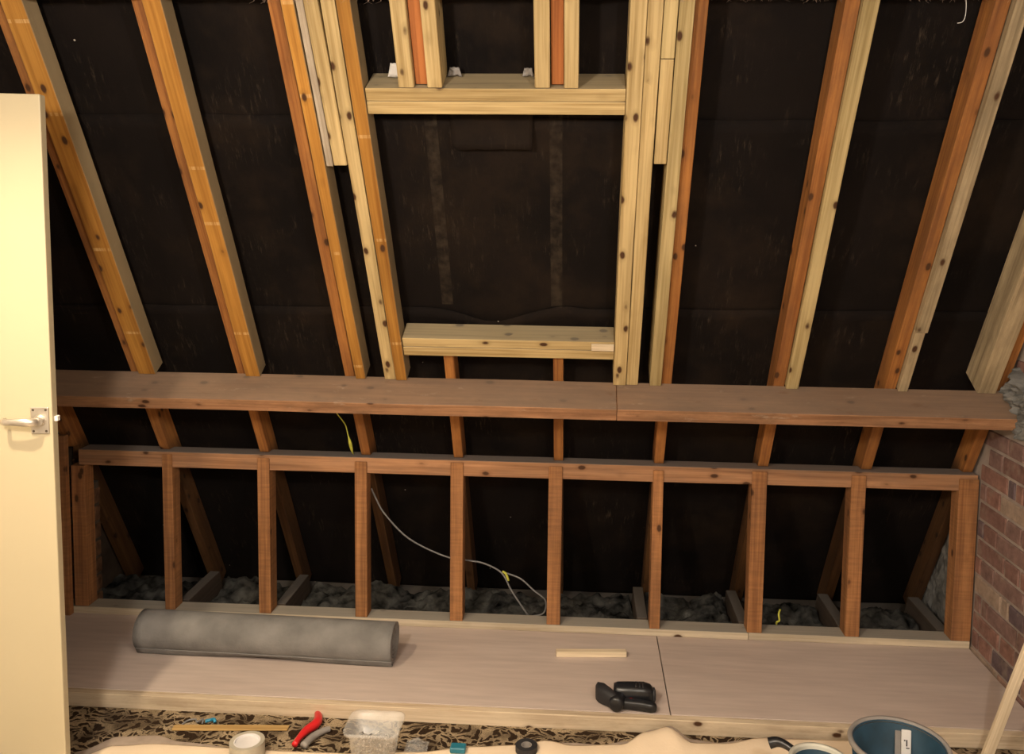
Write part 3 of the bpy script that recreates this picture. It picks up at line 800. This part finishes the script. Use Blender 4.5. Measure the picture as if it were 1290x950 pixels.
# ================================================================== DOOR
def door():
    ang = math.radians(188)
    DH, DW, DT = 2.073, 0.762, 0.034
    hinge = Vector((0.349, -1.10, -0.0445))
    ex = Vector((math.cos(ang), math.sin(ang), 0)); ez = Vector((-0.0055, 0, 1)).normalized()
    # local x: from the free edge to the hinge, local y: away from camera, local z: up
    ey = ez.cross(ex).normalized()
    if ey.y < 0: ey = -ey
    vs_ = [(x, y, z) for x in (0, DW) for y in (0, DT) for z in (0, DH)]
    fs = [(0, 1, 3, 2), (4, 6, 7, 5), (0, 4, 5, 1), (2, 3, 7, 6), (0, 2, 6, 4), (1, 5, 7, 3)]
    mw = Matrix(((ex.x, ey.x, ez.x, hinge.x), (ex.y, ey.y, ez.y, hinge.y), (ex.z, ey.z, ez.z, hinge.z), (0, 0, 0, 1)))
    P3 = lambda v: mw @ Vector(v)
    d = link('door_1', [P3(v) - hinge for v in vs_], fs, 'door'); d.location = hinge; bevel(d, 0.003, 2)
    tag(d, 'plain cream painted door standing open at the left', kind='structure')
    def part(name, verts, faces, mat, smooth=False):
        return link(name, [P3(v) - hinge for v in verts], faces, mat, d, smooth)
    def pbox(name, lo, hi, mat, bv=0.001, seg=1):
        v = [(x, y, z) for x in (lo[0], hi[0]) for y in (lo[1], hi[1]) for z in (lo[2], hi[2])]
        o = part(name, v, fs, mat); bevel(o, bv, seg); return o
    zc = 1.098 + 0.047
    xc = 0.033
    bp_ = pbox('back_plate', (xc - 0.025, -0.006, zc - 0.039), (xc + 0.025, -0.0005, zc + 0.039), 'alu', 0.002, 2)
    # rose under the lever
    n = 20
    def cyl(name, cx, cz, r0, r1, ya, yb, mat):
        v = [(cx + r0 * math.cos(2 * math.pi * i / n), ya, cz + r0 * math.sin(2 * math.pi * i / n)) for i in range(n)]
        v += [(cx + r1 * math.cos(2 * math.pi * i / n), yb, cz + r1 * math.sin(2 * math.pi * i / n)) for i in range(n)]
        f = [tuple(range(n)), tuple(range(2 * n - 1, n - 1, -1))] + [(i, (i + 1) % n, n + (i + 1) % n, n + i) for i in range(n)]
        return part(name, v, f, mat)
    cyl('rose', xc, zc, 0.017, 0.014, -0.006, -0.018, 'alu')
    # lever: tapering bar that turns from the spindle towards the hinge
    path = [(xc, -0.016, zc, 0.012), (xc, -0.030, zc, 0.012), (xc + 0.006, -0.040, zc + 0.001, 0.012), (xc + 0.022, -0.046, zc + 0.003, 0.0125), (xc + 0.042, -0.047, zc + 0.004, 0.011), (xc + 0.062, -0.047, zc + 0.004, 0.0095), (xc + 0.078, -0.046, zc + 0.004, 0.0095), (xc + 0.085, -0.040, zc + 0.004, 0.0095), (xc + 0.086, -0.024, zc + 0.004, 0.009)]
    v, f = [], []
    for i, (a, b_, c, r) in enumerate(path):
        p0 = Vector(path[max(0, i - 1)][:3]); p1 = Vector(path[min(len(path) - 1, i + 1)][:3]); dd = (p1 - p0).normalized()
        s_ = dd.cross(Vector((0, 0, 1))).normalized()
        for k in range(12):
            q = 2 * math.pi * k / 12
            v.append(Vector((a, b_, c)) + s_ * (0.62 * r * math.cos(q)) + Vector((0, 0, 1)) * (r * math.sin(q)))
    for i in range(len(path) - 1):
        for k in range(12): f.append((i * 12 + k, i * 12 + (k + 1) % 12, (i + 1) * 12 + (k + 1) % 12, (i + 1) * 12 + k))
    f.append(tuple(range(12))); f.append(tuple((len(path) - 1) * 12 + k for k in range(12)))
    part('lever', v, f, 'alu', True)
    for sx in (-1, 1):
        for sz in (-1, 1):
            cyl('screw', xc + sx * 0.0175, zc + sz * 0.031, 0.0038, 0.0030, -0.0058, -0.0072, 'darkmetal').parent = bp_
    pbox('latch_bolt', (-0.009, 0.012, zc - 0.006), (0.001, 0.028, zc + 0.009), 'label', 0.001)
door()

# ================================================================== THINGS ON THE PLATFORM
def felt_roll():
    A = Vector((0.158, -0.274, 0.0)); B = Vector((1.172, -0.300, 0.0))
    R0 = 0.080; L = (B - A).length
    ex = (B - A).normalized()
    root = empty('underlay_roll', tuple(A)); root.rotation_euler = (0, 0, math.atan2(ex.y, ex.x))
    tag(root, 'long roll of grey underlay lying on the platform', 'roll')
    turns, npt, nl = 5.5, 150, 30
    th = 0.0074
    vs_, fs = [], []
    for i in range(nl + 1):
        u = i / nl
        tele = 0
        for side in (0, 1):
            for k in range(npt + 1):
                q = k / npt
                a = 2 * math.pi * turns * q + 1.15
                r = 0.012 + (R0 - 0.012) * q - (th * (1.0 if q > 0 else 1) * 0.98 if side else 0)
                r = max(0.004, r)
                rr = r * (1 + 0.012 * noise.noise((u * 6, a * 0.4, 0)) * q)
                y = rr * math.cos(a); z = R0 + rr * math.sin(a)
                if z < 0.012 * q: z = max(0.0015 + (th * 0.8 if side else 0), z)
                x = u * L + (0.006 * noise.noise((a * 0.5, i, 1)) if i in (0, nl) else 0) + (0.010 * (1 - q) if i == 0 else 0) - (0.012 * (1 - q) if i == nl else 0)
                vs_.append((x, y, z))
    m = npt + 1
    idx = lambda i, s, k: i * 2 * m + s * m + k
    for i in range(nl):
        for k in range(npt):
            fs.append((idx(i, 0, k), idx(i + 1, 0, k), idx(i + 1, 0, k + 1), idx(i, 0, k + 1)))
            fs.append((idx(i, 1, k), idx(i, 1, k + 1), idx(i + 1, 1, k + 1), idx(i + 1, 1, k)))
        fs.append((idx(i, 0, npt), idx(i + 1, 0, npt), idx(i + 1, 1, npt), idx(i, 1, npt)))
        fs.append((idx(i, 0, 0), idx(i, 1, 0), idx(i + 1, 1, 0), idx(i + 1, 0, 0)))
    for i in (0, nl):
        for k in range(npt): fs.append((idx(i, 0, k), idx(i, 0, k + 1), idx(i, 1, k + 1), idx(i, 1, k)))
    o = link('wound_sheet', vs_, fs, 'underlay', root, True)
    for p in o.data.polygons:
        if abs(p.normal.x) > 0.8: p.use_smooth = False
    # loose outer flap sagging on to the boards at the front
    v, f = [], []
    nf = 14
    for i in range(nl + 1):
        u = i / nl
        drop = 0.010 + 0.012 * math.sin(u * 9.0 + 0.5) + 0.006 * noise.noise((u * 5, 2, 2))
        for k in range(nf + 1):
            q = k / nf
            a = math.radians(218 + 34 * q)
            r = R0 + 0.002 + 0.010 * q * max(0, 0.5 + 0.5 * math.sin(u * 7 + 1)) + max(0, drop) * q ** 2 * 0.6
            v.append((u * L * 0.995 + 0.003, r * math.cos(a), max(0.002 + 0.004 * (1 - q), R0 + r * math.sin(a))))
    for i in range(nl):
        for k in range(nf):
            a = i * (nf + 1) + k; f.append((a, a + 1, a + nf + 2, a + nf + 1))
    o = link('loose_flap', v, f, 'underlay', root, True)
    o.modifiers.new('thick', 'SOLIDIFY').thickness = 0.003
felt_roll()

o = timber('wood_offcut', 'pale', frame((1.789, -0.213, 0.0005), (0.276, 0.022, 0), (-0.022, 0.276, 0)), 0.276, 0.030, 0.021)
tag(o, 'short pale wooden batten offcut lying on the platform', 'offcut')

def power_tool():
    root = empty('cordless_tool', (2.045, -0.545, 0)); tag(root, 'black cordless power tool lying on its side on the platform', 'tool')
    root.rotation_euler = (0, 0, math.radians(-3))
    def loft(name, secs, mat, seg=16):
        v, f = [], []
        for (x, y, z, ry, rz, tw) in secs:
            for k in range(seg):
                q = 2 * math.pi * k / seg
                c, s_ = math.cos(q), math.sin(q)
                e = 0.7
                c = math.copysign(abs(c) ** e, c); s_ = math.copysign(abs(s_) ** e, s_)
                dx = -math.sin(tw) * ry * c; dy = math.cos(tw) * ry * c
                v.append((x + dx, y + dy, z + rz * s_))
        n_ = len(secs)
        for i in range(n_ - 1):
            for k in range(seg): f.append((i * seg + k, i * seg + (k + 1) % seg, (i + 1) * seg + (k + 1) % seg, (i + 1) * seg + k))
        f.append(tuple(range(seg))); f.append(tuple((n_ - 1) * seg + k for k in range(seg)))
        return link(name, v, f, mat, root, True)
    # motor housing running left to right at the back
    loft('motor_housing', [(-0.045, 0.030, 0.034, 0.026, 0.028, 0), (-0.03, 0.030, 0.035, 0.032, 0.033, 0), (0.02, 0.032, 0.036, 0.033, 0.034, 0), (0.060, 0.034, 0.036, 0.034, 0.035, 0), (0.084, 0.034, 0.034, 0.030, 0.031, 0), (0.096, 0.033, 0.030, 0.020, 0.022, 0)], 'black')
    # battery foot on the left, wedge shaped
    loft('battery_pack', [(-0.108, 0.030, 0.028, 0.020, 0.022, 0.1), (-0.100, 0.028, 0.031, 0.034, 0.030, 0.1), (-0.072, 0.012, 0.032, 0.045, 0.031, 0.25), (-0.045, -0.010, 0.030, 0.040, 0.029, 0.35), (-0.030, -0.020, 0.028, 0.030, 0.026, 0.4)], 'blackm')
    # round nose towards the camera
    nose = lathe('chuck', 'black', [(0.0, 0.0), (0.016, 0.0), (0.025, 0.004), (0.027, 0.02), (0.027, 0.045), (0.020, 0.055), (0.0, 0.055)], 24, root)
    nose.location = (-0.036, -0.052, 0.030); nose.rotation_euler = (math.radians(-90), 0, math.radians(-8))
    # grip lying forward of the housing
    loft('grip', [(-0.030, -0.020, 0.020, 0.016, 0.017, 0), (0.0, -0.016, 0.020, 0.0165, 0.0175, 0), (0.05, -0.018, 0.0195, 0.017, 0.018, -0.1), (0.088, -0.024, 0.019, 0.017, 0.0175, -0.15), (0.102, -0.026, 0.018, 0.012, 0.013, -0.15), (0.106, -0.027, 0.017, 0.005, 0.006, -0.15)], 'black')
    tr = loft('trigger', [(0.004, 0.004, 0.024, 0.006, 0.007, 0), (0.016, 0.000, 0.026, 0.009, 0.008, 0), (0.028, 0.003, 0.024, 0.006, 0.007, 0)], 'red', 10)
    for i in range(3):
        s_ = box_obj('vent_slot', 'blackm', (0.03 + i * 0.013, 0.012, 0.066), (0.036 + i * 0.013, 0.045, 0.0715), parent=root, bev=0.001)
    loft('end_cap', [(0.092, 0.033, 0.031, 0.022, 0.024, 0), (0.099, 0.033, 0.031, 0.023, 0.025, 0), (0.104, 0.033, 0.03, 0.012, 0.014, 0)], 'blackm')
power_tool()

# ================================================================== THINGS ON THE CARPET
PADS = [(2.80, -1.04, 0.125), (2.575, -1.012, 0.085), (1.222, -0.845, 0.085), (0.812, -0.872, 0.06), (1.71, -0.785, 0.065), (1.487, -0.797, 0.035), (0.97, -0.80, 0.07)]
def dust_sheet(name, label, edge, mat, z0, lift, back):
    nx, ny = 150, 40
    xs0, xs1 = edge[0][0], edge[-1][0]
    def E(x):
        for (a, ya, za), (b_, yb, zb) in zip(edge[:-1], edge[1:]):
            if a <= x <= b_:
                t = (x - a) / max(1e-6, b_ - a); t = t * t * (3 - 2 * t); return ya + (yb - ya) * t, za + (zb - za) * t
        return edge[-1][1], edge[-1][2]
    vs_, fs = [], []
    for i in range(nx + 1):
        x = xs0 + (xs1 - xs0) * i / nx
        ye, zb = E(x)
        for j in range(ny + 1):
            v = j / ny
            y = ye + (back - ye) * v ** 1.5
            yy = ye - 0.004 - y
            h = lift * (0.5 + 0.6 * noise.noise((x * 6, y * 6, 0)) + 0.3 * noise.noise((x * 15, y * 15, 3))) * min(1, 0.12 + v * 6)
            for (qx, qy, qr) in PADS:
                dq = math.hypot(x - qx, y - qy); h *= min(1, max(0, (dq - qr) / 0.03))
            h += zb * math.exp(-((y - ye) / 0.10) ** 2) * min(1.0, 0.75 + v * 3)
            vs_.append((x + 0.004 * noise.noise((y * 9, x * 3, 1)), y, z0 + max(0.0, h)))
    for i in range(nx):
        for j in range(ny):
            a = i * (ny + 1) + j; fs.append((a, a + ny + 1, a + ny + 2, a + 1))
    o = link(name, vs_, fs, mat, None, True)
    o.modifiers.new('thick', 'SOLIDIFY').thickness = 0.0015
    return tag(o, label, 'sheet')
cream_edge = [(0.28, -0.93, 0), (0.36, -0.86, 0.004), (0.50, -0.84, 0.006), (0.84, -0.838, 0), (1.10, -0.835, 0), (1.34, -0.81, 0), (1.54, -0.768, 0.004), (1.69, -0.745, 0.003), (1.775, -0.730, 0.018), (1.86, -0.735, 0.004), (2.02, -0.725, 0.010), (2.11, -0.672, 0.034), (2.18, -0.650, 0.042), (2.26, -0.695, 0.010), (2.365, -0.685, 0.006), (2.50, -0.650, 0.012), (2.78, -0.640, 0.010), (3.10, -0.645, 0.010), (3.15, -0.72, 0.0), (3.18, -0.80, 0)]
grey_edge = [(0.20, -1.0, 0), (0.262, -0.885, 0), (0.345, -0.80, 0.004), (0.47, -0.785, 0.004), (0.56, -0.81, 0.002), (0.84, -0.84, 0), (1.34, -0.83, 0), (1.60, -0.78, 0), (1.78, -0.718, 0.006), (1.86, -0.712, 0.004), (1.95, -0.715, 0.004), (2.05, -0.695, 0.010), (2.12, -0.650, 0.030), (2.19, -0.632, 0.038), (2.26, -0.665, 0.008), (2.34, -0.672, 0.004), (2.45, -0.650, 0.006), (2.52, -0.630, 0.008), (2.80, -0.628, 0.004), (3.05, -0.628, 0.0)]
dust_sheet('underlay_sheet', 'grey under-sheet edge showing beyond the cream dust sheet', grey_edge, 'greycloth', -0.0450, 0.002, -1.25)
dust_sheet('dust_sheet', 'crumpled cream dust sheet spread over the carpet in the foreground', cream_edge, 'cream', -0.0400, 0.010, -2.6)

ZC = -0.0460
o = timber('wood_lath', 'lath', frame((0.500, -0.748, ZC + 0.0005), (0.392, 0.030, 0), (-0.03, 0.392, 0)), 0.392, 0.028, 0.008)
tag(o, 'thin yellow wooden lath lying on the patterned carpet', 'lath')
o = tube('plastic_clip', 'bluebit', [(0.592, -0.690, ZC + 0.006), (0.607, -0.682, ZC + 0.007), (0.622, -0.686, ZC + 0.012), (0.628, -0.694, ZC + 0.006)], 0.006, 8)
tag(o, 'small blue plastic clip on the carpet by the platform edge', 'clip')
o = tube('wire_offcut', 'cable', [(0.520, -0.712, ZC + 0.004), (0.530, -0.688, ZC + 0.005), (0.553, -0.680, ZC + 0.006), (0.566, -0.696, ZC + 0.006), (0.578, -0.676, ZC + 0.005), (0.586, -0.700, ZC + 0.004)], 0.003, 6)
tag(o, 'small looped white wire offcut beside the blue clip', 'wire')

tr_ = empty('tape_roll', (0.812, -0.872, -0.0355)); tag(tr_, 'roll of greyish masking tape lying flat on the dust sheet', 'tape')
lathe('tape', 'tape', [(0.042, 0.0), (0.055, 0.0), (0.055, 0.048), (0.042, 0.048)], 36, tr_, close=True, smooth=False)
lathe('card_core', 'tapecore', [(0.038, 0.0005), (0.0418, 0.0005), (0.0418, 0.0475), (0.038, 0.0475)], 36, tr_, close=True, smooth=False)
lathe('inner_cover', 'tapecore', [(0.0, 0.040), (0.0375, 0.040), (0.0375, 0.0415), (0.0, 0.0415)], 36, tr_, smooth=False)

def red_tool():
    root = empty('hand_saw', (0.975, -0.742, ZC)); tag(root, 'red handled hand tool lying on the carpet beside the clear tub', 'tool')
    P = [(-0.012, 0.125, 0.010), (-0.002, 0.105, 0.013), (0.006, 0.075, 0.015), (0.004, 0.045, 0.017), (-0.012, 0.010, 0.018), (-0.022, -0.03, 0.018), (-0.026, -0.075, 0.018)]
    tube('red_grip', 'red', P, lambda t: 0.010 + 0.006 * math.sin(math.pi * min(1, t * 1.15)), 10, root)
    tube('dark_grip', 'greyplastic', [(0.004, -0.075, 0.016), (0.020, -0.02, 0.016), (0.046, 0.020, 0.014), (0.060, 0.032, 0.012)], lambda t: 0.013 - 0.004 * t, 10, root)
    tube('blade', 'steel', [(-0.012, 0.120, 0.010), (-0.018, 0.132, 0.009), (-0.022, 0.138, 0.009)], 0.004, 8, root)
red_tool()

def tub():
    root = empty('plastic_tub', (1.222, -0.845, -0.0355)); tag(root, 'clear plastic food tub of screws on the carpet', 'tub')
    def rr(hw, hd, r, z, n=6):
        pts = []
        for cx, cy, a0 in ((hw - r, hd - r, 0), (-hw + r, hd - r, 90), (-hw + r, -hd + r, 180), (hw - r, -hd + r, 270)):
            for k in range(n + 1):
                a = math.radians(a0 + 90 * k / n); pts.append((cx + r * math.cos(a), cy + r * math.sin(a), z))
        return pts
    rings = [rr(0.060, 0.047, 0.02, 0.0), rr(0.066, 0.052, 0.022, 0.004), rr(0.076, 0.062, 0.024, 0.095), rr(0.088, 0.072, 0.028, 0.100), rr(0.090, 0.074, 0.029, 0.112),
             rr(0.085, 0.069, 0.027, 0.112), rr(0.074, 0.060, 0.022, 0.104), rr(0.064, 0.050, 0.02, 0.006)]
    n = len(rings[0]); v = [p for r in rings for p in r]; f = []
    for i in range(len(rings) - 1):
        for k in range(n): f.append((i * n + k, i * n + (k + 1) % n, (i + 1) * n + (k + 1) % n, (i + 1) * n + k))
    f.append(tuple(reversed(range(n)))); f.append(tuple((len(rings) - 1) * n + k for k in range(n)))
    link('tub_body', v, f, 'clear', root, True)
    # the screws, a heap nobody could count
    v, f = [], []
    rnd = random.Random(5)
    for _ in range(230):
        c = Vector((rnd.uniform(-0.052, 0.052), rnd.uniform(-0.038, 0.038), rnd.uniform(0.012, 0.06)))
        a = rnd.uniform(0, 6.28); e = rnd.uniform(-0.5, 0.5); d = Vector((math.cos(a) * math.cos(e), math.sin(a) * math.cos(e), math.sin(e)))
        L = rnd.uniform(0.012, 0.019)
        p = d.cross(Vector((0.1, 0.2, 1))).normalized(); q = d.cross(p)
        b0 = len(v)
        for tt, r in ((-1, 0.0006), (0.72, 0.0017), (0.8, 0.0018), (1.0, 0.004)):
            for k in range(4):
                v.append(c + d * (L * tt) * 0.6 + (p * math.cos(k * 1.571) + q * math.sin(k * 1.571)) * r)
        for i in range(3):
            for k in range(4): f.append((b0 + i * 4 + k, b0 + i * 4 + (k + 1) % 4, b0 + i * 4 + 4 + (k + 1) % 4, b0 + i * 4 + 4 + k))
        f.append(tuple(b0 + 12 + k for k in range(4)))
    o = link('screws', v, f, 'steel'); o.location = (1.222, -0.845, -0.0355)
    tag(o, 'heap of loose steel screws inside the clear tub', 'screws', kind='stuff')
tub()

def bag():
    v, f = [], []
    nx = ny = 14
    for i in range(nx + 1):
        for j in range(ny + 1):
            u, w_ = i / nx - 0.5, j / ny - 0.5
            h = 0.030 * max(0, 1 - (u * u + w_ * w_) * 4.2) + 0.010 * noise.noise((u * 9, w_ * 9, 4))
            v.append((u * 0.075 + 0.006 * noise.noise((w_ * 6, 0, 1)), w_ * 0.075, max(0.0005, h)))
    for i in range(nx):
        for j in range(ny):
            a = i * (ny + 1) + j; f.append((a, a + ny + 1, a + ny + 2, a + 1))
    o = link('plastic_bag', v, f, 'clear', None, False); o.location = (1.345, -0.775, ZC + 0.001)
    tag(o, 'small scrunched clear plastic bag right of the tub', 'bag')
bag()
# small things at the very bottom edge
o = box_obj('plastic_block', 'teal', (1.462, -0.815, -0.0345), (1.512, -0.780, -0.016), bev=0.003); tag(o, 'teal plastic block on the dust sheet edge', 'block')
dk = empty('tape_roll', (1.71, -0.785, -0.0290)); tag(dk, 'small dark roll of black tape on the dust sheet', 'tape')
lathe('tape', 'blackm', [(0.018, 0.0), (0.036, 0.0), (0.036, 0.020), (0.018, 0.020)], 28, dk, close=True, smooth=False)
lathe('card_core', 'greyplastic', [(0.0155, 0.0), (0.0178, 0.0), (0.0178, 0.0195), (0.0155, 0.0195)], 28, dk, close=True, smooth=False)

def bucket():
    c = (2.800, -1.040, -0.0365)
    root = empty('bucket', c); tag(root, 'blue bucket with a grey rim standing on the dust sheet', 'bucket')
    H = 0.245
    lathe('bucket_body', 'bluebucket', [(0.0, 0.0), (0.100, 0.0), (0.104, 0.006), (0.131, H - 0.004), (0.127, H - 0.004), (0.100, 0.012), (0.0, 0.010)], 48, root)
    lathe('rim', 'greyplastic', [(0.126, H - 0.012), (0.139, H - 0.012), (0.141, H - 0.004), (0.137, H + 0.003), (0.128, H + 0.002)], 48, root, close=True)
    # scraper leaning inside, with a printed paper label
    s = empty('paint_brush', (2.845, -0.990, 0.0)); tag(s, 'brush with a white paper label standing inside the blue bucket', 'brush')
    s.rotation_euler = (math.radians(-16), math.radians(4), 0)
    lb_ = box_obj('label', 'label', (-0.014, -0.004, 0.110), (0.014, 0.004, 0.196), s, 0.002)
    for i, (dx, dz, wx, wz) in enumerate(((0, 0.160, 0.004, 0.018), (-0.006, 0.167, 0.004, 0.004), (0.003, 0.146, 0.010, 0.003))):
        pr = box_obj('print', 'ink', (dx - wx / 2, -0.0048, dz - wz / 2), (dx + wx / 2, -0.0038, dz + wz / 2), lb_, 0); pr.location = Vector(pr.location) - lb_.location
    lathe('handle', 'greyplastic', [(0.0, -0.02), (0.017, -0.018), (0.021, 0.02), (0.022, 0.08), (0.018, 0.110), (0.0, 0.112)], 20, s)
    box_obj('bristles', 'greyplastic', (-0.030, 0.0055, 0.115), (-0.012, 0.011, 0.190), s, 0.002)
bucket()

def kettle():
    c = (2.585, -1.012, -0.0365)
    root = empty('paint_kettle', c); tag(root, 'pale rimmed tub with blue lining and black spout beside the bucket', 'tub')
    H = 0.163
    lathe('tub_body', 'paletub', [(0.0, 0.0), (0.060, 0.0), (0.064, 0.005), (0.088, H), (0.0875, H + 0.002), (0.077, H + 0.002), (0.076, H - 0.004), (0.056, 0.012), (0.0, 0.010)], 40, root)
    lathe('lining', 'bluebucket', [(0.0, 0.0115), (0.0555, 0.0135), (0.0745, H - 0.012), (0.0735, H - 0.012), (0.0545, 0.0145), (0.0, 0.0125)], 40, root)
    a = tube('spout', 'black', [(-0.060, 0.062, H - 0.010), (-0.085, 0.082, H - 0.004), (-0.104, 0.094, H - 0.006), (-0.124, 0.098, H - 0.014)], lambda t: 0.011 + 0.006 * t, 12, root)
kettle()

o = timber('wood_stick', 'pale', frame((3.200, -0.745, -0.034), (0.236, 0.065, 0.640), (0, 1, 0)), 0.69, 0.016, 0.034)
tag(o, 'pale wooden stick leaning against the brick wall at the right', 'stick')

# hair-like plaster fibres and a bent wire under the broken ceiling edge
def strands():
    v, f = [], []
    rnd = random.Random(11)
    for _ in range(260):
        x = rnd.uniform(2.05, 3.4) if rnd.random() < 0.9 else rnd.uniform(0.9, 1.3)
        p = Vector((x, -0.966 + rnd.uniform(-.006, .004), 2.325)); d = Vector((rnd.uniform(-1, 1) * 0.8, rnd.uniform(-.4, .3), -1)).normalized()
        L = rnd.uniform(0.006, 0.022); r = 0.0007
        b0 = len(v)
        for i in range(4):
            t = i / 3; q = p + d * L * t + Vector((0.012 * t * t * rnd.uniform(-1, 1), 0, 0))
            for k in range(3): v.append(q + Vector((math.cos(k * 2.09), math.sin(k * 2.09), 0)) * r * (1 - 0.7 * t))
        for i in range(3):
            for k in range(3): f.append((b0 + i * 3 + k, b0 + i * 3 + (k + 1) % 3, b0 + i * 3 + 3 + (k + 1) % 3, b0 + i * 3 + 3 + k))
    o = link('plaster_fibres', v, f, 'strand'); tag(o, 'pale hair fibres hanging from the broken ceiling edge', 'fibres', kind='stuff')
strands()
o = tube('bent_wire', 'label', [(2.905, -0.962, 2.330), (2.909, -0.960, 2.300), (2.909, -0.958, 2.272), (2.903, -0.957, 2.256), (2.889, -0.957, 2.252)], 0.0008, 6)
tag(o, 'thin white hooked wire hanging from the ceiling edge', 'wire')
